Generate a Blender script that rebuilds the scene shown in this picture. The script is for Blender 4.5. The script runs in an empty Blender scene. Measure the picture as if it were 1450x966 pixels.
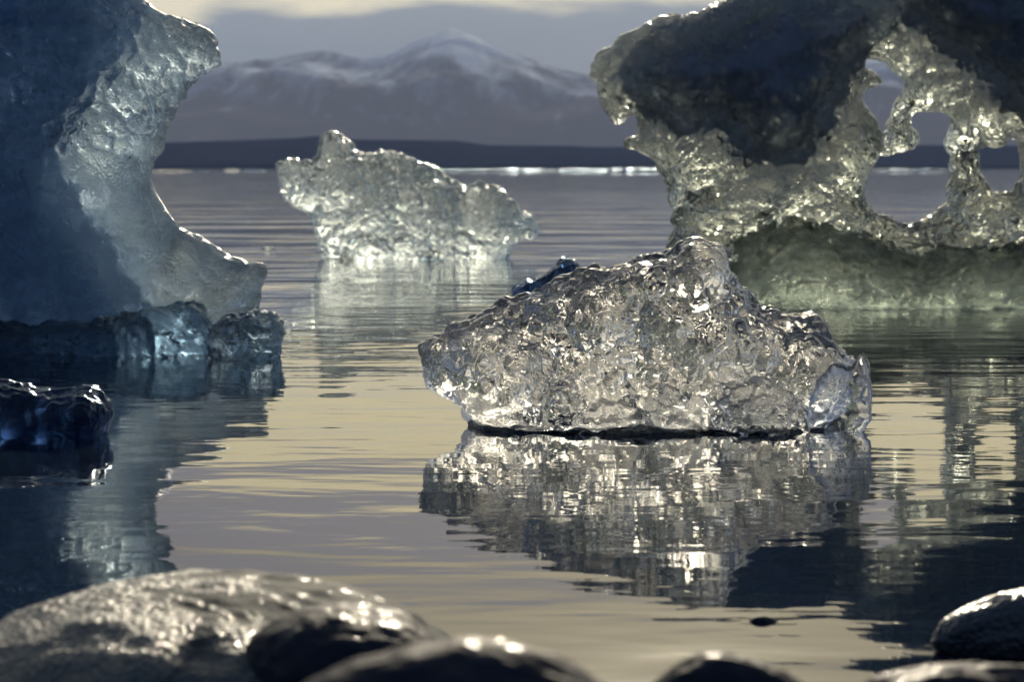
import bpy, math, random
import numpy as np
from mathutils import Vector

R = math.radians
random.seed(7)
scene = bpy.context.scene
col = scene.collection

# ------------------------------------------------------------------ camera
F_MM = 85.0
FPX = F_MM / 36.0 * 1450.0
HORIZON = 236.0
EYE = 0.60
PITCH = math.atan((483.0 - HORIZON) / FPX)
cam_d = bpy.data.cameras.new('camera')
cam = bpy.data.objects.new('camera', cam_d)
col.objects.link(cam)
cam_d.lens = F_MM
cam_d.sensor_width = 36.0
cam_d.clip_start = 0.05
cam_d.clip_end = 60000.0
cam.location = (0, 0, EYE)
cam.rotation_euler = (R(90) - PITCH, 0, 0)
cam_d.dof.use_dof = True
cam_d.dof.focus_distance = 5.55
cam_d.dof.aperture_fstop = 8.0
scene.camera = cam

# ------------------------------------------------------------------ render / exposure
scene.render.engine = 'CYCLES'
cy = scene.cycles
cy.max_bounces = 14
cy.transmission_bounces = 12
cy.glossy_bounces = 6
cy.diffuse_bounces = 2
cy.transparent_max_bounces = 8
cy.volume_bounces = 0
cy.sample_clamp_indirect = 40.0
cy.use_adaptive_sampling = True
cy.adaptive_threshold = 0.03
cy.sample_clamp_direct = 0.0
cy.blur_glossy = 0.3
cy.use_denoising = True
cy.caustics_reflective = True
cy.caustics_refractive = True
vs = scene.view_settings
vs.view_transform = 'Standard'
vs.look = 'None'
vs.gamma = 1.0
vs.use_curve_mapping = False
vs.exposure = 0.24

# ------------------------------------------------------------------ node helper
class NT:
    def __init__(self, tree):
        self.t = tree
        self.n = tree.nodes
        self.l = tree.links
    def new(self, typ, **kw):
        nd = self.n.new(typ)
        for k, v in kw.items():
            setattr(nd, k, v)
        return nd
    def put(self, sock, v):
        if isinstance(v, bpy.types.NodeSocket):
            self.l.new(v, sock)
        elif v is not None:
            sock.default_value = v
    def math(self, op, a, b=None, c=None, clamp=False):
        nd = self.new('ShaderNodeMath', operation=op, use_clamp=clamp)
        self.put(nd.inputs[0], a)
        self.put(nd.inputs[1], b)
        self.put(nd.inputs[2], c)
        return nd.outputs[0]
    def vmath(self, op, a, b=None):
        nd = self.new('ShaderNodeVectorMath', operation=op)
        self.put(nd.inputs[0], a)
        self.put(nd.inputs[1], b)
        return nd.outputs['Value'] if op in ('DOT_PRODUCT', 'LENGTH') else nd.outputs['Vector']
    def noise(self, vec, scale, detail=3.0, rough=0.5, dist=0.0, kind=None):
        nd = self.new('ShaderNodeTexNoise')
        if kind:
            nd.noise_type = kind
        self.put(nd.inputs['Vector'], vec)
        nd.inputs['Scale'].default_value = scale
        nd.inputs['Detail'].default_value = detail
        nd.inputs['Roughness'].default_value = rough
        nd.inputs['Distortion'].default_value = dist
        return nd.outputs['Fac'] if 'Fac' in nd.outputs else nd.outputs[0]
    def voronoi(self, vec, scale, feature='F1'):
        nd = self.new('ShaderNodeTexVoronoi', feature=feature)
        self.put(nd.inputs['Vector'], vec)
        nd.inputs['Scale'].default_value = scale
        return nd.outputs['Distance']
    def maprange(self, v, a, b, c, d, smooth=False):
        nd = self.new('ShaderNodeMapRange')
        if smooth:
            nd.interpolation_type = 'SMOOTHSTEP'
        nd.clamp = True
        self.put(nd.inputs[0], v)
        for i, q in enumerate((a, b, c, d)):
            self.put(nd.inputs[i + 1], q)
        return nd.outputs[0]
    def mix(self, fac, a, b, blend='MIX'):
        nd = self.new('ShaderNodeMix', data_type='RGBA', blend_type=blend)
        self.put(nd.inputs['Factor'], fac)
        self.put(nd.inputs[6], a)
        self.put(nd.inputs[7], b)
        return nd.outputs[2]
    def ramp(self, fac, stops):
        nd = self.new('ShaderNodeValToRGB')
        el = nd.color_ramp.elements
        while len(el) < len(stops):
            el.new(0.5)
        for e, (p, c) in zip(el, stops):
            e.position = p
            e.color = (c[0], c[1], c[2], 1.0)
        self.put(nd.inputs[0], fac)
        return nd.outputs[0]
    def scale_vec(self, vec, s):
        return self.vmath('MULTIPLY', vec, s)

# ------------------------------------------------------------------ sky and sun
SUN_EL, SUN_AZ = R(19.0), R(4.0)          # azimuth measured from the view axis towards the right
SUN_DIR = Vector((math.sin(SUN_AZ) * math.cos(SUN_EL), math.cos(SUN_AZ) * math.cos(SUN_EL), math.sin(SUN_EL)))
world = bpy.data.worlds.new('World')
scene.world = world
world.use_nodes = True
w = NT(world.node_tree)
w.n.clear()
wout = w.new('ShaderNodeOutputWorld')
bg = w.new('ShaderNodeBackground')
bg.inputs['Strength'].default_value = 0.10
w.l.new(bg.outputs[0], wout.inputs['Surface'])
sky = w.new('ShaderNodeTexSky', sky_type='NISHITA')
sky.sun_disc = False
sky.sun_elevation = SUN_EL
sky.sun_rotation = SUN_AZ
sky.air_density = 1.0
sky.dust_density = 2.0
sky.altitude = 10.0
tc = w.new('ShaderNodeTexCoord')
D = tc.outputs['Generated']
sep = w.new('ShaderNodeSeparateXYZ')
w.l.new(D, sep.inputs[0])
dz = sep.outputs['Z']
n_big = w.noise(w.scale_vec(D, (3.0, 3.0, 15.0)), 1.6, 5.0, 0.55)
n_fine = w.noise(w.scale_vec(D, (10.0, 10.0, 42.0)), 1.3, 6.0, 0.6, 0.4)
zz = w.math('ADD', dz, w.math('MULTIPLY', w.math('SUBTRACT', n_fine, 0.5), 0.018))
zz = w.math('ADD', zz, w.math('MULTIPLY', w.math('SUBTRACT', n_big, 0.5), 0.035))
gap = w.math('POWER', 2.718, w.math('MULTIPLY', w.math('POWER', w.math('DIVIDE', w.math('ADD', sep.outputs['X'], 0.138), 0.016), 2.0), -1.0))
zz = w.math('ADD', zz, w.math('MULTIPLY', gap, 0.009))
tt = w.math('POWER', w.math('MAXIMUM', zz, 0.0), 0.5)
lit = w.ramp(tt, [
    (0.00, (0.100, 0.135, 0.185)),
    (0.21, (0.105, 0.158, 0.205)),
    (0.250, (0.150, 0.205, 0.245)),
    (0.266, (0.88, 0.79, 0.52)),
    (0.350, (1.06, 0.90, 0.46)),
    (0.378, (0.27, 0.265, 0.30)),
    (0.408, (0.25, 0.245, 0.275)),
    (0.435, (0.56, 0.48, 0.27)),
    (0.48, (0.62, 0.54, 0.33)),
    (0.55, (1.80, 1.60, 1.15)),
    (0.66, (1.20, 1.12, 0.90)),
    (0.80, (0.26, 0.30, 0.36)),
    (1.00, (0.10, 0.15, 0.24)),
])
sd = w.math('MAXIMUM', w.vmath('DOT_PRODUCT', D, tuple(SUN_DIR)), 0.0)
halo = w.math('MULTIPLY', w.math('POWER', sd, 450.0), 12.0)
halo = w.math('ADD', halo, w.math('MULTIPLY', w.math('POWER', sd, 14.0), 0.35))
halo = w.math('MULTIPLY', halo, w.maprange(dz, 0.06, 0.2, 0.0, 1.0))
halo_c = w.mix(1.0, (1.0, 0.88, 0.64, 1.0), halo, 'MULTIPLY')
lit = w.mix(1.0, lit, halo_c, 'ADD')
az0 = w.vmath('DOT_PRODUCT', w.vmath('NORMALIZE', w.vmath('MULTIPLY', D, (1.0, 1.0, 0.0))), (math.sin(SUN_AZ), math.cos(SUN_AZ), 0.0))
lit = w.mix(w.maprange(az0, 0.90, 0.992, 0.0, 1.0, True), w.mix(1.0, lit, (0.50, 0.58, 0.72, 1.0), 'MULTIPLY'), lit)
shade = w.mix(n_big, (0.035, 0.066, 0.130, 1.0), (0.110, 0.185, 0.310, 1.0))
az = w.vmath('DOT_PRODUCT', D, (math.sin(SUN_AZ), math.cos(SUN_AZ), 0.0))
side = w.maprange(az, 0.0, 0.8, 0.0, 1.0, True)
clouds = w.mix(side, shade, lit)
clouds = w.mix(1.0, clouds, (10.0, 10.0, 10.0, 1.0), 'MULTIPLY')
final = w.mix(0.985, sky.outputs[0], clouds)
w.l.new(final, bg.inputs['Color'])

sun_d = bpy.data.lights.new('sun', 'SUN')
sun_d.energy = 4.8
sun_d.angle = R(1.5)
sun_d.color = (1.0, 0.88, 0.68)
sun = bpy.data.objects.new('sun', sun_d)
col.objects.link(sun)
sun.rotation_euler = (-SUN_DIR).to_track_quat('-Z', 'Y').to_euler()

# ------------------------------------------------------------------ placing things
CP, SP = math.cos(PITCH), math.sin(PITCH)
def at(px, py, Y):
    """world x, z of the line of sight through a picture point where it crosses the plane y = Y"""
    u = (px - 725.0) / FPX
    v = (483.0 - py) / FPX
    dx, dy, dzv = u, CP + v * SP, -SP + v * CP
    t = Y / dy
    return dx * t, EYE + dzv * t
def water_y(py):
    v = (483.0 - py) / FPX
    dy, dzv = CP + v * SP, -SP + v * CP
    return dy * (EYE / -dzv)

def link(name, me, mat=None, parent=None):
    o = bpy.data.objects.new(name, me)
    col.objects.link(o)
    if mat:
        me.materials.append(mat)
    if parent:
        o.parent = parent
    return o
def tag(o, label=None, cat=None, group=None, kind=None):
    for k, v in (('label', label), ('category', cat), ('group', group), ('kind', kind)):
        if v:
            o[k] = v
    return o
def mesh_from(name, verts, faces, smooth=True):
    me = bpy.data.meshes.new(name)
    verts = np.asarray(verts, dtype=np.float32)
    faces = np.asarray(faces, dtype=np.int32)
    n, k = faces.shape
    me.vertices.add(len(verts))
    me.vertices.foreach_set('co', verts.ravel())
    me.loops.add(n * k)
    me.loops.foreach_set('vertex_index', faces.ravel())
    me.polygons.add(n)
    me.polygons.foreach_set('loop_start', np.arange(0, n * k, k, dtype=np.int32))
    me.polygons.foreach_set('use_smooth', np.full(n, smooth, dtype=bool))
    me.update(calc_edges=True)
    me.validate()
    return me

# ------------------------------------------------------------------ noise in numpy
def _hash(ix, iy, iz, seed):
    h = (ix.astype(np.int64) * 374761393 + iy.astype(np.int64) * 668265263 + iz.astype(np.int64) * 2147483647 + seed * 144665) & 0xffffffff
    h = ((h ^ (h >> 13)) * 1274126177) & 0xffffffff
    h = ((h ^ (h >> 16)) * 2246822519) & 0xffffffff
    return (h ^ (h >> 15)) & 0xffffffff
def perlin(p, seed=0):
    p = np.asarray(p, dtype=np.float64)
    i = np.floor(p).astype(np.int64)
    f = p - i
    u = f * f * f * (f * (f * 6 - 15) + 10)
    out = 0.0
    for cx in (0, 1):
        wx = u[:, 0] if cx else 1 - u[:, 0]
        for cyy in (0, 1):
            wy = u[:, 1] if cyy else 1 - u[:, 1]
            for cz in (0, 1):
                wz = u[:, 2] if cz else 1 - u[:, 2]
                h = _hash(i[:, 0] + cx, i[:, 1] + cyy, i[:, 2] + cz, seed)
                gx = ((h & 1023) / 511.5) - 1
                gy = (((h >> 10) & 1023) / 511.5) - 1
                gz = (((h >> 20) & 1023) / 511.5) - 1
                out = out + wx * wy * wz * (gx * (f[:, 0] - cx) + gy * (f[:, 1] - cyy) + gz * (f[:, 2] - cz))
    return out
def fbm(p, octaves=4, seed=0, gain=0.5, ridged=False):
    a, s, out = 1.0, 1.0, 0.0
    p = np.asarray(p, dtype=np.float64)
    for k in range(octaves):
        n = perlin(p * s + 17.3 * k, seed + k)
        out = out + a * ((0.35 - np.abs(n)) if ridged else n)
        a *= gain
        s *= 2.03
    return out
def worley(p, seed=0):
    p = np.asarray(p, dtype=np.float64)
    i = np.floor(p).astype(np.int64)
    f = p - i
    best = np.full(len(p), 9.0)
    for cx in (-1, 0, 1):
        for cyy in (-1, 0, 1):
            for cz in (-1, 0, 1):
                h = _hash(i[:, 0] + cx, i[:, 1] + cyy, i[:, 2] + cz, seed)
                dx = cx + (h & 1023) / 1023.0 - f[:, 0]
                dy = cyy + ((h >> 10) & 1023) / 1023.0 - f[:, 1]
                dzv = cz + ((h >> 20) & 1023) / 1023.0 - f[:, 2]
                best = np.minimum(best, dx * dx + dy * dy + dzv * dzv)
    return np.sqrt(best)

# ------------------------------------------------------------------ solid shapes from a field
def surface_nets(Fv, origin, h):
    S = Fv > 0
    nx, ny, nz = Fv.shape
    cnt = np.zeros((nx - 1, ny - 1, nz - 1), dtype=np.int8)
    offs = [(a, b, c) for a in (0, 1) for b in (0, 1) for c in (0, 1)]
    for a, b, c in offs:
        cnt += S[a:nx - 1 + a, b:ny - 1 + b, c:nz - 1 + c]
    act = (cnt > 0) & (cnt < 8)
    idx = np.full(act.shape, -1, dtype=np.int64)
    ci = np.argwhere(act)
    idx[act] = np.arange(len(ci))
    vals = {o: Fv[ci[:, 0] + o[0], ci[:, 1] + o[1], ci[:, 2] + o[2]] for o in offs}
    acc = np.zeros((len(ci), 3))
    num = np.zeros(len(ci))
    for o in offs:
        for ax in range(3):
            if o[ax] == 0:
                q = list(o)
                q[ax] = 1
                va, vb = vals[o], vals[tuple(q)]
                m = (va > 0) != (vb > 0)
                t = np.where(m, va / np.where(m, va - vb, 1.0), 0.0)
                pnt = np.array(o, dtype=float)[None, :].repeat(len(ci), 0)
                pnt[:, ax] += t
                acc += pnt * m[:, None]
                num += m
    verts = (ci + acc / np.maximum(num, 1)[:, None]) * h + np.array(origin)
    quads = []
    for ax in range(3):
        sl0 = [slice(1, -1)] * 3
        sl1 = [slice(1, -1)] * 3
        sl0[ax] = slice(0, -1)
        sl1[ax] = slice(1, None)
        A, B = S[tuple(sl0)], S[tuple(sl1)]
        e = np.argwhere(A != B)
        if not len(e):
            continue
        av = A[e[:, 0], e[:, 1], e[:, 2]]
        base = e.copy()
        for k in range(3):
            if k != ax:
                base[:, k] += 1
        b1, b2 = [(1, 2), (2, 0), (0, 1)][ax]
        def cell(o1, o2):
            c = base.copy()
            c[:, b1] += o1
            c[:, b2] += o2
            return idx[c[:, 0], c[:, 1], c[:, 2]]
        q = np.stack([cell(-1, -1), cell(0, -1), cell(0, 0), cell(-1, 0)], 1)
        q[~av] = q[~av][:, ::-1]
        quads.append(q)
    quads = np.concatenate(quads)
    quads = quads[(quads >= 0).all(1)]
    return verts, quads

def seg_dist(P, poly):
    """signed distance of 2-D points to a closed outline, positive inside"""
    poly = np.asarray(poly, dtype=float)
    d = np.full(len(P), 1e9)
    ins = np.zeros(len(P), dtype=bool)
    for k in range(len(poly)):
        a, b = poly[k], poly[(k + 1) % len(poly)]
        ab = b - a
        L = (ab * ab).sum()
        t = np.clip(((P - a) @ ab) / max(L, 1e-12), 0, 1)
        q = P - a - t[:, None] * ab
        d = np.minimum(d, (q * q).sum(1))
        c = (a[1] > P[:, 1]) != (b[1] > P[:, 1])
        with np.errstate(divide='ignore', invalid='ignore'):
            xi = a[0] + (P[:, 1] - a[1]) / (b[1] - a[1]) * ab[0]
        ins ^= c & (P[:, 0] < xi)
    d = np.sqrt(d)
    return np.where(ins, d, -d)

def outline(pts, Y, zmin=-0.12):
    out = []
    for p in pts:
        x, z = at(p[0], p[1], Y)
        out.append((x, max(z, zmin)))
    return out

def vnormals(V, Q):
    n = np.cross(V[Q[:, 2]] - V[Q[:, 0]], V[Q[:, 3]] - V[Q[:, 1]])
    N = np.zeros_like(V)
    for k in range(4):
        np.add.at(N, Q[:, k], n)
    return N / np.maximum(np.linalg.norm(N, axis=1), 1e-12)[:, None]

def ice_solid(name, shells, Y, h, displace, holes=(), soft=0.012, zcut=-0.10, notch=0.0, seed=0, warp=0.0, ztop=None):
    """shells: list of dict(poly, R, front, back, yc) whose union is the block; poly in picture points at distance Y."""
    polys = [np.array(outline(s['poly'], Y)) for s in shells]
    allp = np.concatenate(polys)
    depth_f = max(s['front'] - s.get('yc', 0.0) for s in shells) * 1.3 + 0.05
    depth_b = max(s['back'] + s.get('yc', 0.0) for s in shells) * 1.3 + 0.05
    x0, z0 = allp.min(0) - 0.04
    x1, z1 = allp.max(0) + 0.04
    z0 = max(z0, zcut - 3 * h)
    xs = np.arange(x0, x1, h)
    zs = np.arange(z0, z1, h)
    ys = np.arange(-depth_f, depth_b, h)
    X, Z = np.meshgrid(xs, zs, indexing='ij')
    P = np.stack([X.ravel(), Z.ravel()], 1)
    pw = P.copy()
    if warp:
        q = np.stack([P[:, 0], P[:, 1], np.zeros(len(P))], 1)
        pw[:, 0] += warp * fbm(q * 18, 3, seed + 50)
        pw[:, 1] += warp * fbm(q * 18, 3, seed + 60)
    dh = None
    for hole in holes:
        v = seg_dist(pw, np.array(outline(hole, Y)))
        dh = v if dh is None else np.maximum(dh, v)
    Fv = None
    q3 = np.stack([P[:, 0], P[:, 1], np.zeros(len(P))], 1)
    for si, (s, poly) in enumerate(zip(shells, polys)):
        d = seg_dist(pw, poly)
        if dh is not None:
            d = np.minimum(d, -(dh + 0.012))
        t = np.clip(d / s['R'], 0, 1)
        prof = np.sqrt(np.maximum(1 - (1 - t) ** 2, 0))
        prof = prof ** s.get('pw', 1.0)
        fr = s.get('freq', 6.0)
        am = s.get('lump', 0.35)
        nf = 1 + am * fbm(q3 * fr, 4, seed + 11 + si)
        nb = 1 + am * fbm(q3 * fr, 4, seed + 31 + si)
        flare = 1.0
        if s.get('flare'):
            flare = 1 + s['flare'] * np.clip(1 - P[:, 1] / s.get('flare_h', 0.3), 0, 1) ** 1.5
        Tf = (s['front'] * prof * nf * flare).reshape(X.shape)
        Tb = (s['back'] * prof * nb * flare).reshape(X.shape)
        d2 = d.reshape(X.shape)
        yy = ys[None, :, None] - s.get('yc', 0.0)
        T = np.where(yy < 0, Tf[:, None, :], Tb[:, None, :])
        f = np.where(d2[:, None, :] > 0, T - np.abs(yy), np.maximum(d2[:, None, :], -1) - np.abs(yy))
        if Fv is None:
            Fv = f
        else:
            k = soft
            hh = np.clip(0.5 + 0.5 * (Fv - f) / k, 0, 1)
            Fv = f + (Fv - f) * hh + k * hh * (1 - hh)
    zc = (zs - zcut)[None, None, :]
    Fv = np.minimum(Fv, zc)
    if ztop:
        wob = ztop + 0.010 * fbm(np.stack([xs * 6.0, xs * 0, xs * 0], 1), 3, seed + 77)
        Fv = np.minimum(Fv, wob[:, None, None] - zs[None, None, :])
    if notch:
        q = np.clip((0.024 - zs) / 0.009, 0, 1)
        Fv = Fv - notch * (q * q * (3 - 2 * q))[None, None, :]
    Fv[0], Fv[-1], Fv[:, 0], Fv[:, -1], Fv[:, :, 0], Fv[:, :, -1] = -1, -1, -1, -1, -1, -1
    V, Q = surface_nets(Fv, (xs[0], ys[0], zs[0]), h)
    for _ in range(2):                       # relax the grid pattern
        acc = np.zeros_like(V)
        c = np.zeros(len(V))
        for k in range(4):
            np.add.at(acc, Q[:, k], V[Q[:, (k + 1) % 4]])
            np.add.at(c, Q[:, k], 1)
        V = V * 0.5 + 0.5 * acc / np.maximum(c, 1)[:, None]
    for fn in displace:
        N = vnormals(V, Q)
        V = V + N * fn(V)[:, None]
    return V, Q

def set_attr(me, name, values):
    a = me.attributes.new(name, 'FLOAT', 'POINT')
    a.data.foreach_set('value', np.asarray(values, dtype=np.float32))

# ------------------------------------------------------------------ materials
def new_mat(name):
    m = bpy.data.materials.new(name)
    m.use_nodes = True
    t = NT(m.node_tree)
    t.n.clear()
    out = t.new('ShaderNodeOutputMaterial')
    return m, t, out

def ice_material(name, tint=(0.96, 0.98, 1.0), rough=0.03, cloudy=0.1, cloud_col=(0.62, 0.68, 0.72), absorb=None,
                 density=1.0, bumps=((60, 0.002), (220, 0.0006)), use_attr=False, vein=0.2, smooth=0.35, glow=0.45):
    m, t, out = new_mat(name)
    geo = t.new('ShaderNodeTexCoord').outputs['Object']
    hgt = None
    region = t.maprange(t.noise(geo, 6.0, 2.0), 0.40, 0.60, smooth, 1.0, True)
    for bmp in bumps:
        sc, amp = bmp[0], bmp[1]
        if len(bmp) > 2:
            n = t.math('POWER', t.voronoi(geo, sc), 2.0)
            v = t.math('MULTIPLY', n, t.math('MULTIPLY', region, -amp))
        else:
            n = t.noise(geo, sc, 3.0, 0.55, 0.6)
            v = t.math('MULTIPLY', n, t.math('MULTIPLY', region, amp))
        hgt = v if hgt is None else t.math('ADD', hgt, v)
    bump = t.new('ShaderNodeBump')
    bump.inputs['Strength'].default_value = 1.0
    bump.inputs['Distance'].default_value = 1.0
    t.l.new(hgt, bump.inputs['Height'])
    glass = t.new('ShaderNodeBsdfGlass')
    glass.inputs['Color'].default_value = (*tint, 1)
    glass.inputs['IOR'].default_value = 1.31
    t.put(glass.inputs['Roughness'], t.maprange(t.noise(geo, 9.0, 4.0), 0.35, 0.7, rough * 0.3, rough * 1.6))
    t.l.new(bump.outputs[0], glass.inputs['Normal'])
    milk = t.new('ShaderNodeBsdfPrincipled')
    milk.inputs['Base Color'].default_value = (*cloud_col, 1)
    milk.inputs['Roughness'].default_value = 0.28
    milk.inputs['IOR'].default_value = 1.31
    t.l.new(bump.outputs[0], milk.inputs['Normal'])
    tr = t.new('ShaderNodeBsdfTranslucent')
    tr.inputs['Color'].default_value = (*cloud_col, 1)
    t.l.new(bump.outputs[0], tr.inputs['Normal'])
    mm = t.new('ShaderNodeMixShader')
    mm.inputs[0].default_value = glow
    t.l.new(milk.outputs[0], mm.inputs[1])
    t.l.new(tr.outputs[0], mm.inputs[2])
    n1 = t.noise(geo, 7.0, 6.0, 0.65, 1.2)
    fac = t.maprange(n1, 0.42, 0.72, cloudy * 0.4, cloudy + vein)
    if use_attr:
        at_ = t.new('ShaderNodeAttribute', attribute_name='bubbly')
        fac = t.math('ADD', fac, at_.outputs['Fac'], clamp=True)
    mx = t.new('ShaderNodeMixShader')
    t.put(mx.inputs[0], fac)
    t.l.new(glass.outputs[0], mx.inputs[1])
    t.l.new(mm.outputs[0], mx.inputs[2])
    t.l.new(mx.outputs[0], out.inputs['Surface'])
    if absorb:
        va = t.new('ShaderNodeVolumeAbsorption')
        va.inputs['Color'].default_value = (*absorb, 1)
        va.inputs['Density'].default_value = density
        t.l.new(va.outputs[0], out.inputs['Volume'])
    return m

# ------------------------------------------------------------------ water
def water_material():
    m, t, out = new_mat('lagoon_water')
    P = t.new('ShaderNodeNewGeometry').outputs['Position']
    sp = t.new('ShaderNodeSeparateXYZ')
    t.l.new(P, sp.inputs[0])
    y = sp.outputs['Y']
    swell = t.math('MULTIPLY', t.math('SUBTRACT', t.noise(t.scale_vec(P, (0.45, 1.0, 1.0)), 0.75, 2.0, 0.5), 0.5), t.maprange(y, 6, 26, 0.005, 0.050))
    mid = t.math('MULTIPLY', t.math('SUBTRACT', t.noise(t.scale_vec(P, (0.40, 1.0, 1.0)), 4.2, 2.0, 0.5, 0.3), 0.5), t.maprange(y, 4, 16, 0.0026, 0.0080))
    patch = t.maprange(t.noise(P, 0.9, 2.0), 0.4, 0.65, 0.3, 1.0)
    small = t.math('MULTIPLY', t.math('MULTIPLY', t.noise(t.scale_vec(P, (0.5, 1.0, 1.0)), 17.0, 2.0, 0.5, 0.2), patch), t.maprange(y, 3, 10, 0.00045, 0.00070))
    hgt = t.math('ADD', t.math('ADD', swell, mid), small)
    bump = t.new('ShaderNodeBump')
    bump.inputs['Strength'].default_value = 1.0
    bump.inputs['Distance'].default_value = 1.0
    t.l.new(hgt, bump.inputs['Height'])
    b = t.new('ShaderNodeBsdfPrincipled')
    b.inputs['Base Color'].default_value = (0.007, 0.013, 0.024, 1)
    b.inputs['Roughness'].default_value = 0.015
    b.inputs['IOR'].default_value = 1.33
    t.l.new(bump.outputs[0], b.inputs['Normal'])
    t.l.new(b.outputs[0], out.inputs['Surface'])
    return m
me = mesh_from('water', [(-8500, -40, 0), (8500, -40, 0), (8500, 9200, 0), (-8500, 9200, 0)], [(0, 1, 2, 3)], False)
tag(link('water', me, water_material()), kind='structure', label='calm dark lagoon water mirroring ice and sky')

# ------------------------------------------------------------------ far land
def land_material():
    m, t, out = new_mat('dark_moraine')
    P = t.new('ShaderNodeNewGeometry').outputs['Position']
    b = t.new('ShaderNodeBsdfPrincipled')
    c = t.mix(t.noise(P, 0.05, 5.0), (0.022, 0.036, 0.070, 1), (0.045, 0.062, 0.105, 1))
    t.l.new(c, b.inputs['Base Color'])
    b.inputs['Roughness'].default_value = 0.95
    b.inputs['Specular IOR Level'].default_value = 0.0
    t.l.new(b.outputs[0], out.inputs['Surface'])
    return m
def mountain_material():
    m, t, out = new_mat('snowy_rock')
    g = t.new('ShaderNodeNewGeometry')
    sp = t.new('ShaderNodeSeparateXYZ')
    t.l.new(g.outputs['Position'], sp.inputs[0])
    n = t.noise(t.scale_vec(g.outputs['Position'], (1.0, 0.3, 0.45)), 0.011, 7.0, 0.62, 0.5)
    hgt = t.math('ADD', sp.outputs['Z'], t.math('MULTIPLY', t.math('SUBTRACT', n, 0.5), 620.0))
    fac = t.maprange(hgt, 130.0, 400.0, 0.0, 1.0, True)
    c = t.mix(fac, (0.060, 0.055, 0.066, 1), (0.56, 0.62, 0.68, 1))
    b = t.new('ShaderNodeBsdfPrincipled')
    t.l.new(c, b.inputs['Base Color'])
    b.inputs['Roughness'].default_value = 0.9
    b.inputs['Specular IOR Level'].default_value = 0.0
    t.l.new(b.outputs[0], out.inputs['Surface'])
    return m

def ridge_terrain(name, prof, Y0, depth, xpad, nx, ny, rough, mat, seed, z_floor=-2.0):
    prof = np.array(prof, dtype=float)
    xs = np.array([at(p[0], p[1], Y0)[0] for p in prof])
    zs = np.array([at(p[0], p[1], Y0)[1] for p in prof])
    gx = np.linspace(xs[0] - xpad, xs[-1] + xpad, nx)
    gy = np.linspace(-1, 1, ny)
    X, T = np.meshgrid(gx, gy, indexing='ij')
    top = np.interp(X, xs, zs)
    q = np.stack([X.ravel() / depth * 2.2, T.ravel() * 2.2, np.zeros(X.size)], 1)
    n = fbm(q, 6, seed, 0.5, True).reshape(X.shape)
    env = np.clip(1 - np.abs(T) ** 1.25, 0, 1)
    fade = np.clip((X - gx[0]) / xpad, 0, 1) * np.clip((gx[-1] - X) / xpad, 0, 1)
    Z = (top * env * (0.5 + 0.5 * fade) + rough * n * top.max() * (env * (1 - env) * 4 + 0.12) * 0.5)
    Z = np.where(env <= 0.001, z_floor, Z)
    Y = Y0 + T * depth
    V = np.stack([X.ravel(), Y.ravel(), Z.ravel()], 1)
    I = np.arange(nx * ny).reshape(nx, ny)
    Q = np.stack([I[:-1, :-1].ravel(), I[1:, :-1].ravel(), I[1:, 1:].ravel(), I[:-1, 1:].ravel()], 1)
    return tag(link(name, mesh_from(name, V, Q), mat), kind='structure')
ridge_terrain('mountain', [(-900, 150), (-400, 110), (0, 120), (200, 96), (310, 92), (400, 84), (470, 74), (520, 84), (560, 76), (600, 56), (640, 40), (668, 50), (720, 78), (780, 100), (850, 112), (950, 105), (1100, 95), (1260, 90), (1400, 100), (1800, 130), (2400, 160)],
              7000.0, 1500.0, 1200.0, 420, 90, 0.55, mountain_material(), 3)
ridge_terrain('headland', [(-1500, 214), (-300, 206), (200, 202), (320, 199), (420, 195), (450, 192), (500, 197), (600, 198), (650, 199), (690, 205), (800, 206), (850, 208), (1000, 206), (1300, 205), (1500, 206), (2600, 212)],
              900.0, 160.0, 100.0, 360, 40, 0.06, land_material(), 9)

# ------------------------------------------------------------------ the air
def haze_box():
    m, t, out = new_mat('haze_air')
    v = t.new('ShaderNodeVolumePrincipled')
    v.inputs['Color'].default_value = (0.60, 0.70, 1.0, 1)
    v.inputs['Density'].default_value = 6.6e-5
    v.inputs['Anisotropy'].default_value = 0.0
    t.l.new(v.outputs[0], out.inputs['Volume'])
    x, y0, y1, z0, z1 = 8800, -80, 9400, -4, 640
    V = [(-x, y0, z0), (x, y0, z0), (x, y1, z0), (-x, y1, z0), (-x, y0, z1), (x, y0, z1), (x, y1, z1), (-x, y1, z1)]
    Q = [(0, 3, 2, 1), (4, 5, 6, 7), (0, 1, 5, 4), (1, 2, 6, 5), (2, 3, 7, 6), (3, 0, 4, 7)]
    tag(link('haze', mesh_from('haze', V, Q, False), m), kind='stuff')
haze_box()

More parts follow.
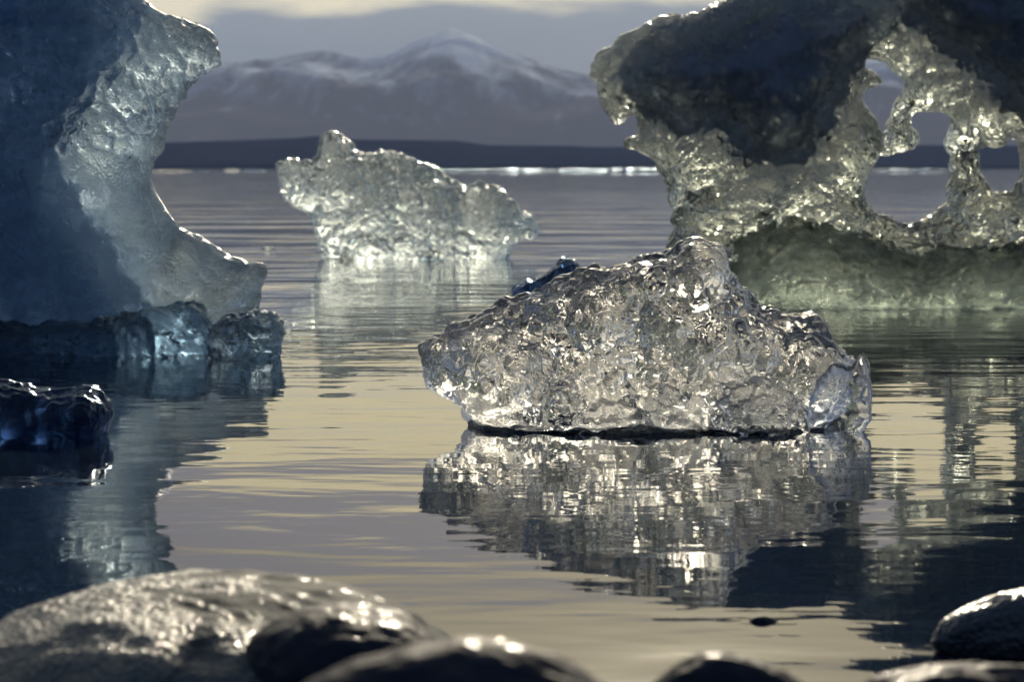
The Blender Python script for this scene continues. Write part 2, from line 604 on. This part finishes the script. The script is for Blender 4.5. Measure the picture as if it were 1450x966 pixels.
# ------------------------------------------------------------------ ice along the far shore
floe_mat = ice_material('shore_ice', tint=(0.5, 0.66, 0.85), rough=0.2, cloudy=0.3, cloud_col=(0.20, 0.28, 0.40), bumps=((2.0, 0.08), (6.0, 0.03)), vein=0.3)
glint_floe = ice_material('glint_white_shore_ice', tint=(0.95, 0.97, 1.0), rough=0.15, cloudy=0.6, cloud_col=(0.8, 0.82, 0.8), bumps=((2.0, 0.08), (6.0, 0.03)), vein=0.3, glow=0.7)  # whiter colour stands in for sun glints on the shore ice
def lump_mesh(name, size, seed, n=(36, 24), amp=0.35, freq=1.6, flat=0.0):
    """a rough pebble or floe: a closed noisy ball"""
    nu, nv = n
    th = np.linspace(0, 2 * math.pi, nu, endpoint=False)
    ph = np.linspace(0, math.pi, nv)
    T, Pp = np.meshgrid(th, ph, indexing='ij')
    S = np.stack([np.sin(Pp) * np.cos(T), np.sin(Pp) * np.sin(T), np.cos(Pp)], -1).reshape(-1, 3)
    r = 1 + amp * fbm(S * freq + seed * 3.1, 4, seed)
    V = S * r[:, None] * np.array(size)
    I = np.arange(nu * nv).reshape(nu, nv)
    J = np.roll(I, -1, axis=0)
    Q = np.stack([I[:, :-1].ravel(), I[:, 1:].ravel(), J[:, 1:].ravel(), J[:, :-1].ravel()], 1)
    return mesh_from(name, V, Q)
floes = [(236, 243, 46, 5, 'bright flat ice floe beside the left iceberg on the far shore'),
         (284, 240, 20, 4, 'low ice floe right of the bright flat floe on the far shore'),
         (328, 242, 16, 5, 'short bright ice floe left of the seal shaped ice block'),
         (362, 242, 26, 5, 'low glinting floe just left of the seal shaped ice block'),
         (660, 240, 70, 7, 'blue grey floe behind the right end of the pale ice block'),
         (722, 240, 54, 8, 'blue shore ice ridge in the gap between the ice blocks'),
         (762, 242, 32, 6, 'small floe in the middle of the far shore gap between the ice blocks'),
         (820, 240, 80, 7, 'long pale floe left of the arched iceberg on the far shore'),
         (898, 240, 80, 9, 'dark edged shore ice touching the neck of the arched iceberg in view'),
         (1290, 241, 100, 8, 'pale shore ice seen through the large hole of the arched iceberg')]
for i, (px, py, wd, ht, lab) in enumerate(floes):
    Y = water_y(min(py, 243)) if py > 241 else 330.0
    Y = min(Y, 340.0)
    s = Y / FPX
    bright = i in (0, 2)
    o = link('ice_floe', lump_mesh('ice_floe', (wd * 0.6 * s, wd * 0.4 * s, ht * (0.42 if bright else 0.30) * s), 20 + i, (60, 30), 0.6, 2.6), glint_floe if bright else floe_mat)
    o.location = (at(px, 240, Y)[0], Y, ht * 0.12 * s)
    tag(o, lab, 'ice floe', 'ice floes along the far shore')

# ------------------------------------------------------------------ the clear ice block in front
clear = ice_material('clear_ice', tint=(0.985, 0.99, 1.0), rough=0.012, cloudy=0.0, cloud_col=(0.78, 0.77, 0.72), vein=0.03, use_attr=True, smooth=0.15, glow=0.85,
                     bumps=((42, 0.0050), (95, 0.0010)))
def crinkle(scale, amp, seed, mode='scallop'):
    def fn(V):
        q = V * scale
        q = q + 0.35 * np.stack([perlin(q * 0.7, seed + 3), perlin(q * 0.7 + 9, seed + 4), perlin(q * 0.7 + 19, seed + 5)], 1)
        if mode == 'dome':
            return amp * (0.35 - worley(q, seed) ** 2)
        if mode == 'scallop':
            return amp * (worley(q, seed) ** 2 - 0.35)
        if mode == 'ridge':
            return amp * fbm(q, 3, seed, 0.5, True)
        return amp * fbm(q, 3, seed)
    return fn
def patchy(scale, seed, lo=0.15):
    return lambda V: np.clip(0.5 + 2.2 * fbm(V * scale, 2, seed), lo, 1.0)
def facing(V):
    return np.where(V[:, 1] < 0, 1.0, 0.4)
def masked(fn, mask):
    return lambda V: fn(V) * mask(V)

def build_ice(name, shells, front_px, h, displace, mat, base_T, bubbly=None, parent=None, **kw):
    """front_px: picture row of the near waterline; the outline's own plane stands base_T behind it"""
    Y = water_y(front_px) + base_T
    V, Q = ice_solid(name, shells, Y, h, displace, **kw)
    xc = 0.5 * (V[:, 0].min() + V[:, 0].max())
    me = mesh_from(name, V - np.array([xc, 0, 0]), Q)
    if bubbly is not None:
        polys, lo_, hi_, amt, wob = bubbly
        q = V[:, [0, 2]] + wob * np.stack([fbm(V * 9, 4, 71), fbm(V * 9, 4, 72)], 1)
        d = np.max([seg_dist(q, np.array(outline(p, Y))) for p in polys], axis=0)
        u = np.clip((d - lo_) / (hi_ - lo_), 0, 1)
        set_attr(me, 'bubbly', amt * u * u * (3 - 2 * u))
    o = link(name, me, mat)
    o.location = (xc, Y, 0)
    if parent:
        o.parent = parent
        o.location = Vector((xc, Y, 0)) - parent.location
    return o
def root(name, px, py):
    e = bpy.data.objects.new(name, None)
    col.objects.link(e)
    Yr = water_y(py)
    e.location = (at(px, py, Yr)[0], Yr, 0)
    return e

front_outline = [(597, 495), (605, 485), (620, 478), (640, 465), (660, 457), (690, 442), (720, 432), (745, 420), (770, 410), (790, 397), (812, 395),
    (830, 388), (860, 385), (880, 378), (900, 370), (930, 365), (950, 352), (975, 342), (990, 340), (1015, 348), (1024, 355), (1025, 375),
    (1040, 400), (1060, 422), (1085, 440), (1120, 447), (1145, 452), (1160, 460), (1170, 485), (1185, 498), (1205, 516), (1196, 560), (1178, 600),
    (1172, 640), (1172, 720), (668, 720), (668, 590), (655, 572), (640, 560), (610, 540), (600, 525)]
HX, HZ = at(1060, 565, 5.65)
def darkening_crinkle(V):  # no real hollow: crinkles deepened here so this patch of ice looks darker
    return np.where(V[:, 1] < 0, 1.0, 0.4) * (1 + 1.2 * np.exp(-((V[:, 0] - HX) / 0.13) ** 2 - ((V[:, 2] - HZ) / 0.07) ** 2))
front = root('ice_block', 910, 600)
build_ice('ice_body', [
    dict(poly=front_outline, R=0.13, front=0.15, back=0.14, lump=0.5, freq=6.0, flare=0.15, flare_h=0.25),
    dict(poly=[(820, 560), (850, 545), (885, 550), (900, 580), (890, 660), (800, 660), (810, 590)], R=0.04, front=0.045, back=0.05, yc=-0.15, lump=0.3),
    dict(poly=[(1030, 540), (1075, 525), (1110, 550), (1130, 600), (1120, 680), (1000, 680), (1000, 600)], R=0.06, front=0.06, back=0.06, yc=-0.15, lump=0.4),
    ], 612, 0.004, [crinkle(9, 0.024, 1, 'fbm'), crinkle(12, 0.016, 7, 'ridge'), masked(masked(crinkle(20, 0.012, 2, 'ridge'), facing), darkening_crinkle), masked(masked(crinkle(34, 0.012, 3), patchy(4.5, 95, 0.05)), darkening_crinkle), masked(masked(crinkle(62, 0.0042, 4), patchy(5.5, 96, 0.05)), facing)],
    clear, 0.15, bubbly=([[(820, 600), (835, 562), (860, 548), (890, 552), (898, 585), (880, 608)], [(905, 610), (960, 575), (985, 565), (990, 585), (950, 612)],
        [(1030, 545), (1060, 530), (1095, 540), (1100, 560), (1060, 560)], [(650, 545), (700, 560), (720, 600), (672, 600)]], -0.03, 0.015, 0.22, 0.03), notch=0.015, parent=front, seed=1, warp=0.006)
tag(front, 'clear crinkled glassy ice block with a pointed left end, nearest of the ice blocks', 'ice block')
fin_mat = ice_material('smooth_clear_ice', tint=(0.97, 0.98, 1.0), rough=0.03, cloudy=0.05, cloud_col=(0.6, 0.62, 0.62), vein=0.1, bumps=((30, 0.003), (160, 0.0004)))
fin = build_ice('ice_fin', [dict(poly=[(1150, 540), (1180, 515), (1206, 517), (1215, 506), (1222, 500), (1231, 515), (1235, 560), (1231, 595), (1216, 622), (1200, 640), (1200, 720), (1150, 720), (1140, 620)],
    R=0.06, front=0.026, back=0.03, lump=0.5, freq=9.0)], 618, 0.0025, [crinkle(14, 0.006, 12, 'fbm'), crinkle(50, 0.0012, 13)], fin_mat, 0.10, parent=front, seed=4)
lip_mat = ice_material('undercut_shade_lip', tint=(0.85, 0.88, 0.92), rough=0.03, cloudy=0.0, cloud_col=(0.2, 0.21, 0.22), absorb=(0.30, 0.32, 0.36), density=16.0, vein=0.02, bumps=((20, 0.004), (120, 0.0006)))  # added plate, its dark absorption imitates the shaded undercut at the waterline
lip = build_ice('ice_lip', [dict(poly=front_outline, R=0.13, front=0.166, back=0.13, lump=0.5, freq=6.0, flare=0.15, flare_h=0.25)],
    612, 0.003, [crinkle(9, 0.022, 1, 'fbm'), crinkle(20, 0.002, 17, 'fbm')], lip_mat, 0.15, parent=front, seed=1, warp=0.006, ztop=0.011, zcut=-0.03)
lip['label'] = 'thin dark lip added for the shaded undercut along the waterline'
fin['label'] = 'smooth glassy upright fin at the right end of the block'

# ------------------------------------------------------------------ the pale ice block behind
def zpts(pts, ox, oy, s):
    return [(ox + a / s, oy + b / s) for a, b in pts]
mid_outline = zpts([(45, 205), (80, 200), (130, 215), (180, 205), (200, 180), (210, 110), (240, 80), (280, 80), (320, 115), (328, 135), (360, 165), (400, 168), (440, 172),
    (500, 165), (540, 168), (590, 205), (620, 222), (660, 240), (710, 262), (760, 290), (800, 300), (850, 278), (880, 300), (930, 320), (950, 350),
    (985, 360), (1010, 412), (1060, 412), (1080, 490), (1040, 492), (1010, 515), (975, 540), (940, 585), (915, 640), (915, 800), (235, 800), (238, 590), (215, 540), (190, 470),
    (165, 400), (110, 370), (60, 310), (50, 260)], 380, 160, 2.84)
pale = ice_material('pale_ice', tint=(0.93, 0.98, 1.0), rough=0.05, cloudy=0.02, cloud_col=(0.66, 0.72, 0.72), vein=0.2, absorb=(0.54, 0.575, 0.60), density=0.9, smooth=0.2,
                    bumps=((20, 0.009), (30, 0.014, 'dome')))
mid = build_ice('ice_block', [dict(poly=mid_outline, R=0.28, front=0.32, back=0.35, lump=0.5, freq=3.5)], 368, 0.010,
    [crinkle(4.5, 0.05, 21, 'fbm'), crinkle(11, 0.03, 22, 'ridge'), masked(crinkle(16, 0.040, 23, 'dome'), patchy(2.2, 99)), crinkle(36, 0.012, 24, 'dome')], pale, 0.30, notch=0.02, seed=8, warp=0.012)
tag(mid, 'pale seal shaped ice block with a raised knob, farther out on open water', 'ice block')

# ------------------------------------------------------------------ the tall iceberg on the left
left_outline = [(-420, -60), (-250, -190), (0, -170), (110, -95), (170, -40), (205, 0), (222, 10), (235, 22), (262, 24), (290, 35), (302, 55), (308, 72), (314, 88),
    (300, 96), (280, 110), (268, 122), (258, 140), (245, 165), (235, 185), (232, 195), (236, 210), (225, 220), (215, 232), (212, 262), (225, 285),
    (240, 300), (255, 325), (280, 335), (300, 347), (330, 370), (352, 375), (376, 377), (374, 395), (366, 415), (366, 440), (378, 470), (380, 620), (-420, 620)]
left_body = [(-420, -60), (-250, -190), (0, -170), (110, -95), (170, -30), (200, 20), (190, 70), (150, 125), (105, 180), (95, 240), (130, 290), (180, 390), (215, 440),
    (225, 620), (-420, 620)]
left = root('iceberg', 100, 500)
tag(left, 'tall dark blue iceberg with an overhanging hooked top and a paler glittering right flank', 'iceberg')
flank_mat = ice_material('pale_blue_ice', tint=(0.95, 0.98, 1.0), use_attr=True, rough=0.10, cloudy=0.12, cloud_col=(0.36, 0.46, 0.57), absorb=(0.30, 0.48, 0.62), density=3.0, vein=0.22,
                    smooth=0.3, bumps=((45, 0.004), (110, 0.0045, 'dome'), (170, 0.0020)))
flank = build_ice('ice_flank', [dict(poly=left_outline, R=0.20, front=0.13, back=0.18, lump=0.35, freq=3.0)],
    503, 0.007, bubbly=([left_body], -0.12, 0.03, 0.28, 0.06), displace= [crinkle(5, 0.022, 41, 'fbm'), masked(crinkle(30, 0.024, 43, 'dome'), lambda V: np.clip((V[:, 2] - 0.50) / 0.3, 0.22, 1)), masked(crinkle(75, 0.0060, 44, 'dome'), lambda V: np.clip((V[:, 2] - 0.50) / 0.3, 0.45, 1))],
    mat=flank_mat, base_T=0.36, parent=left, notch=0.02, seed=15, warp=0.008)
flank['label'] = 'pale glittering flank'
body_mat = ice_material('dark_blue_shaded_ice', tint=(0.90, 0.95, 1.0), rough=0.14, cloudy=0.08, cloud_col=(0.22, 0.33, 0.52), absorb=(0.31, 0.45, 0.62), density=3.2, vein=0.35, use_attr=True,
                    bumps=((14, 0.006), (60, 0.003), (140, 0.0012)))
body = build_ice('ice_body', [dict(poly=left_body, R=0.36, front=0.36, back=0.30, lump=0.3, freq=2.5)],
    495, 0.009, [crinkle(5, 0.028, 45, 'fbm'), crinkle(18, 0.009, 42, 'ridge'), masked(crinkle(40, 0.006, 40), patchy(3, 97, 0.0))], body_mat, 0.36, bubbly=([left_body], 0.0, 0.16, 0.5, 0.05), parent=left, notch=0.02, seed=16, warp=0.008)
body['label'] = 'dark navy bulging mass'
ledge_mat = ice_material('dark_ledge_ice', tint=(0.85, 0.93, 1.0), rough=0.04, cloudy=0.08, cloud_col=(0.3, 0.40, 0.48), absorb=(0.36, 0.46, 0.56), density=4.5, vein=0.2,
                         bumps=((45, 0.004), (150, 0.001)))
ledge = build_ice('ice_ledge', [dict(poly=[(-300, 455), (60, 462), (110, 458), (160, 455), (200, 445), (250, 435), (275, 432), (290, 445), (303, 475), (312, 503), (316, 600), (-300, 600)],
    R=0.07, front=0.12, back=0.10, lump=0.35, freq=6.0)], 506, 0.006, [crinkle(7, 0.020, 39, 'fbm'), crinkle(12, 0.030, 46, 'ridge'), crinkle(30, 0.007, 47)], ledge_mat, 0.12, parent=left, warp=0.012, notch=0.012, seed=19)
ledge['label'] = 'dark glassy ledge along the waterline of the iceberg'
lump = build_ice('ice_chunk', [dict(poly=[(300, 470), (318, 452), (345, 447), (372, 445), (386, 447), (396, 462), (398, 480), (392, 500), (390, 560), (300, 560)],
    R=0.07, front=0.10, back=0.12, lump=0.5, freq=9.0)], 510, 0.005, [crinkle(16, 0.026, 48, 'ridge'), crinkle(34, 0.012, 49)], ledge_mat, 0.10, seed=22)
tag(lump, 'small dark glassy ice chunk at the right foot of the tall blue iceberg', 'ice chunk')

# ------------------------------------------------------------------ the arched iceberg on the right
right_outline = [(842, 95), (850, 78), (862, 70), (880, 55), (905, 42), (935, 22), (955, 18), (985, 20), (1010, 8), (1025, -2), (1060, -14), (1120, -18), (1200, -8),
    (1215, -30), (1300, -95), (1450, -120), (1600, -95), (1720, 0), (1740, 200), (1740, 620), (935, 620), (938, 420), (945, 360), (955, 340), (955, 300), (952, 270), (940, 240), (920, 222),
    (895, 210), (888, 201), (905, 190), (908, 172), (900, 158), (888, 164), (870, 170), (858, 145), (845, 120)]
hole_a = [(1232, 87), (1251, 91), (1267, 102), (1279, 111), (1276, 130), (1267, 146), (1260, 170), (1254, 186), (1250, 192), (1239, 170), (1229, 149), (1223, 136),
    (1229, 128), (1253, 118), (1253, 113), (1239, 99), (1229, 93)]
hole_b = [(1295, 163), (1316, 156), (1329, 160), (1344, 170), (1340, 183), (1333, 201), (1344, 220), (1347, 239), (1344, 254), (1335, 264), (1337, 282), (1316, 301),
    (1291, 316), (1279, 318), (1267, 313), (1248, 304), (1229, 285), (1225, 270), (1229, 251), (1239, 239), (1248, 226), (1270, 220), (1291, 211), (1302, 201), (1301, 189), (1291, 177)]
hole_c = [(1380, 214), (1394, 208), (1410, 211), (1422, 205), (1428, 192), (1441, 201), (1445, 226), (1445, 251), (1434, 270), (1419, 274), (1406, 270), (1397, 257), (1388, 239)]
cap_l = [(876, 100), (893, 72), (940, 42), (988, 32), (1028, 8), (1120, -16), (1210, -6), (1300, -95), (1290, 20), (1230, 65), (1205, 110), (1180, 165), (1150, 225), (1100, 240), (1050, 225), (1010, 180),
    (960, 200), (930, 170), (905, 150), (884, 132)]
cap_r = [(1215, -25), (1300, -95), (1450, -120), (1600, -95), (1720, 0), (1740, 200), (1500, 190), (1420, 150), (1350, 90), (1320, 70), (1290, 45)]
right = root('iceberg', 1200, 440)
tag(right, 'large arched grey iceberg pierced by three holes, with a dark bubbly overhanging cap', 'iceberg')
arch_mat = ice_material('arched_ice', tint=(0.95, 0.98, 0.97), use_attr=True, rough=0.06, cloudy=0.03, cloud_col=(0.36, 0.38, 0.40), absorb=(0.55, 0.575, 0.55), density=5.0, vein=0.18, smooth=0.15,
                    bumps=((26, 0.006), (42, 0.010, 'dome')))
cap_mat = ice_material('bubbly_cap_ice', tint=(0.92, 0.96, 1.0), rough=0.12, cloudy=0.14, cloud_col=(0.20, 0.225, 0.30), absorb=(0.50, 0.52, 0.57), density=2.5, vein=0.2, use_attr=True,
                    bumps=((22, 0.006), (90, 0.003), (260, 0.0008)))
base_mat = ice_material('green_grey_ice', tint=(0.93, 0.97, 0.96), rough=0.12, cloudy=0.03, cloud_col=(0.58, 0.59, 0.53), absorb=(0.62, 0.615, 0.57), density=0.7, vein=0.25, glow=0.8, use_attr=True,
                    bumps=((16, 0.010), (60, 0.005), (34, 0.010, 'dome'), (150, 0.0010)))
holes = [hole_a, hole_b, hole_c]
foot = [(1020, 370), (1060, 322), (1110, 306), (1180, 318), (1235, 345), (1290, 362), (1350, 350), (1500, 340), (1740, 330), (1740, 620), (1005, 620), (1010, 420)]
arch = build_ice('ice_arch', [dict(poly=right_outline, R=0.15, front=0.16, back=0.18, lump=0.45, freq=5.0)],
    442, 0.009, bubbly=([cap_l, cap_r], -0.20, 0.0, 0.5, 0.10), displace=[crinkle(6, 0.028, 61, 'fbm'), crinkle(15, 0.014, 62, 'ridge'), masked(crinkle(22, 0.028, 63, 'dome'), patchy(3.0, 94)), masked(crinkle(50, 0.0075, 64, 'dome'), patchy(3.5, 93))], mat=arch_mat, base_T=0.36, parent=right,
    holes=holes, notch=0.02, seed=27, warp=0.014)
arch['label'] = 'clear glittering neck and arches'
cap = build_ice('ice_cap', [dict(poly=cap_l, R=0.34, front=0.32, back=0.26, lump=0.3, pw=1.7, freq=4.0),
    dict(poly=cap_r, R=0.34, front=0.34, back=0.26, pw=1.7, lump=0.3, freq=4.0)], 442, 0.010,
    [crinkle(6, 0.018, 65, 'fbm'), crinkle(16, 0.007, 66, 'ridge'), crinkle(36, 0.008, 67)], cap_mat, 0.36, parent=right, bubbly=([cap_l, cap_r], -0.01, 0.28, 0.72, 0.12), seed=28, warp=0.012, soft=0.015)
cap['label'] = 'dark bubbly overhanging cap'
base = build_ice('ice_base', [dict(poly=[(1020, 370), (1060, 322), (1110, 306), (1180, 318), (1235, 345), (1290, 362), (1350, 350), (1500, 340), (1740, 330), (1740, 620), (1005, 620), (1010, 420)],
    R=0.40, front=0.30, back=0.2, lump=0.3, pw=2.0, freq=4.0)], 442, 0.010, [crinkle(5, 0.03, 68, 'fbm'), crinkle(18, 0.010, 69, 'ridge'), masked(crinkle(40, 0.008, 60, 'dome'), patchy(4, 98, 0.0))], base_mat, 0.36, parent=right,
    bubbly=([[(1020, 370), (1060, 322), (1110, 306), (1180, 318), (1235, 345), (1290, 362), (1350, 350), (1500, 340), (1740, 330), (1740, 620), (1005, 620), (1010, 420)]], 0.0, 0.30, 0.18, 0.14), notch=0.03, seed=29, warp=0.01)
base['label'] = 'smooth green grey foot at the waterline'

# ------------------------------------------------------------------ small ice
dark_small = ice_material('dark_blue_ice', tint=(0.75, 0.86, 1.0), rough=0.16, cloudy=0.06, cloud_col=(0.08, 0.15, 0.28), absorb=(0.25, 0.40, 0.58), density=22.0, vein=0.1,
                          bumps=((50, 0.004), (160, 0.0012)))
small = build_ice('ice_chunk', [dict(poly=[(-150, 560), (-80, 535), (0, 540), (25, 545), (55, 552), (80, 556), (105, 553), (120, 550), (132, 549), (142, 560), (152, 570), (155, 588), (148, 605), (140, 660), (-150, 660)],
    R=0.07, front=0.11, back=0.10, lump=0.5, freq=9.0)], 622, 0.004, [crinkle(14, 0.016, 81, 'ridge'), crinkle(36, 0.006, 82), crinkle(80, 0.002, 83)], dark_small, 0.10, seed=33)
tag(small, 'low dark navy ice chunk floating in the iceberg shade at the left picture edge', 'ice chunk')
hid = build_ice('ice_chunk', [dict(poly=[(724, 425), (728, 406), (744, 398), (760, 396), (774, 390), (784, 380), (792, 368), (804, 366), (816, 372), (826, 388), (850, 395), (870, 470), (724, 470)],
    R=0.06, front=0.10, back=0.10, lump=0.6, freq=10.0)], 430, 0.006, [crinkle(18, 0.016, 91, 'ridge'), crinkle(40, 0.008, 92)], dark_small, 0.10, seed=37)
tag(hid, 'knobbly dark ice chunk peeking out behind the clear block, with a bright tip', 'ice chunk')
chip = link('ice_chip', lump_mesh('ice_chip', (0.045, 0.03, 0.016), 5, (24, 14), 0.5, 1.8), pale)
Yc = water_y(353)
chip.location = (at(380, 352, Yc)[0], Yc, 0.004)
tag(chip, 'tiny glinting ice chip alone on the water left of the pale block', 'ice chip')

# ------------------------------------------------------------------ foreground rocks
def rock_material(name, base, grit=0.5, rough=0.3, lo=0.36, hi=0.5, coat=0.5, lean=0.0):
    m, t, out = new_mat(name)
    P = t.new('ShaderNodeTexCoord').outputs['Object']
    b = t.new('ShaderNodeBsdfPrincipled')
    n = t.noise(P, 5.0, 5.0, 0.6, 0.8)
    sx = t.new('ShaderNodeSeparateXYZ')
    t.l.new(P, sx.inputs[0])
    n = t.math('SUBTRACT', n, t.math('MULTIPLY', sx.outputs['X'], lean))
    mask = t.maprange(n, lo, hi, 0.0, 1.0, True)
    c = t.mix(t.noise(P, 40.0, 6.0, 0.65), tuple(q * 0.5 for q in base) + (1,), tuple(q * 1.6 for q in base) + (1,))
    t.l.new(c, b.inputs['Base Color'])
    t.put(b.inputs['Roughness'], t.maprange(mask, 0.0, 1.0, min(rough * 1.5, 0.8), rough))
    t.put(b.inputs['Specular IOR Level'], t.maprange(mask, 0.0, 1.0, 0.06, 0.5))
    g = t.math('MULTIPLY', t.voronoi(P, 130.0), t.math('MULTIPLY', mask, 0.0060 * grit))
    g = t.math('ADD', g, t.math('MULTIPLY', t.noise(P, 380.0, 2.0), t.math('MULTIPLY', mask, 0.0012 * grit)))
    g = t.math('ADD', g, t.math('MULTIPLY', t.noise(P, 26.0, 4.0), 0.004))
    bump = t.new('ShaderNodeBump')
    bump.inputs['Distance'].default_value = 1.0
    bump.inputs['Strength'].default_value = 1.0
    t.l.new(g, bump.inputs['Height'])
    t.l.new(bump.outputs[0], b.inputs['Normal'])
    t.put(b.inputs['Coat Weight'], t.math('MULTIPLY', t.math('ADD', mask, 0.15), coat))
    b.inputs['Coat Roughness'].default_value = 0.08
    b.inputs['Coat IOR'].default_value = 1.33
    t.l.new(bump.outputs[0], b.inputs['Coat Normal'])
    t.l.new(b.outputs[0], out.inputs['Surface'])
    return m
wet_grit = rock_material('wet_gritty_rock', (0.045, 0.050, 0.048), 0.8, 0.60, 0.42, 0.56, 0.16, 1.2)
wet_black = rock_material('wet_black_rock', (0.016, 0.018, 0.024), 0.45, 0.45, 0.42, 0.55, 0.6, 0.9)
wet_dark = rock_material('wet_dark_rock', (0.018, 0.020, 0.028), 0.3, 0.45, 0.5, 0.7, 0.25)
def rock(px, py, Y, size, seed, mat, label, rot=0.0, amp=0.22, freq=1.1, tilt=0.0):
    """the crest of the stone stands at picture point px, py"""
    x, z = at(px, py, Y)
    me = lump_mesh('rock', size, seed, (220, 130), amp, freq)
    o = link('rock', me, mat)
    n = len(me.vertices)
    V = np.empty(n * 3)
    me.vertices.foreach_get('co', V)
    V = V.reshape(-1, 3)
    d = V / np.linalg.norm(V, axis=1)[:, None]
    V = V + d * (0.004 * fbm(V * 30, 4, seed + 1))[:, None]
    me.vertices.foreach_set('co', V.ravel())
    me.update()
    o.rotation_euler = (0, tilt, rot)
    bpy.context.view_layer.update()
    top = max((o.matrix_world @ v.co).z for v in o.data.vertices)
    o.location = (x, Y, z - top)
    tag(o, label, 'rock', 'wet rocks along the near shore')
    return o
rock(300, 823, 2.45, (0.275, 0.28, 0.115), 3, wet_grit, 'broad gritty glittering wet rock in the left foreground', 0.2, 0.14, 1.0)
rock(484, 858, 2.28, (0.098, 0.12, 0.060), 5, wet_dark, 'flat smooth dark stone lying on the right flank of the gritty rock', 0.1, 0.10, 0.9)
rock(640, 908, 1.60, (0.19, 0.12, 0.20), 6, wet_dark, 'black blurred boulder nearest the camera at the bottom centre', 0.1, 0.08, 0.8)
rock(1020, 924, 1.90, (0.11, 0.07, 0.13), 8, wet_dark, 'dark blurred rock with one bright wet spot, right of the nearest boulder', 0.3, 0.12, 0.9)
rock(1540, 800, 2.95, (0.19, 0.06, 0.055), 9, wet_black, 'low wet rock with a bright gritty top edge at the right picture edge', -0.1, 0.14, 1.0, -0.18)
rock(1400, 938, 2.00, (0.14, 0.09, 0.10), 12, wet_dark, 'low dark rock along the bottom right corner', 0.0, 0.14, 1.0)
rock(1082, 872, 3.16, (0.026, 0.020, 0.02), 14, wet_dark, 'tiny glinting stone breaking the water below the clear ice block', 0.0, 0.15, 1.0)
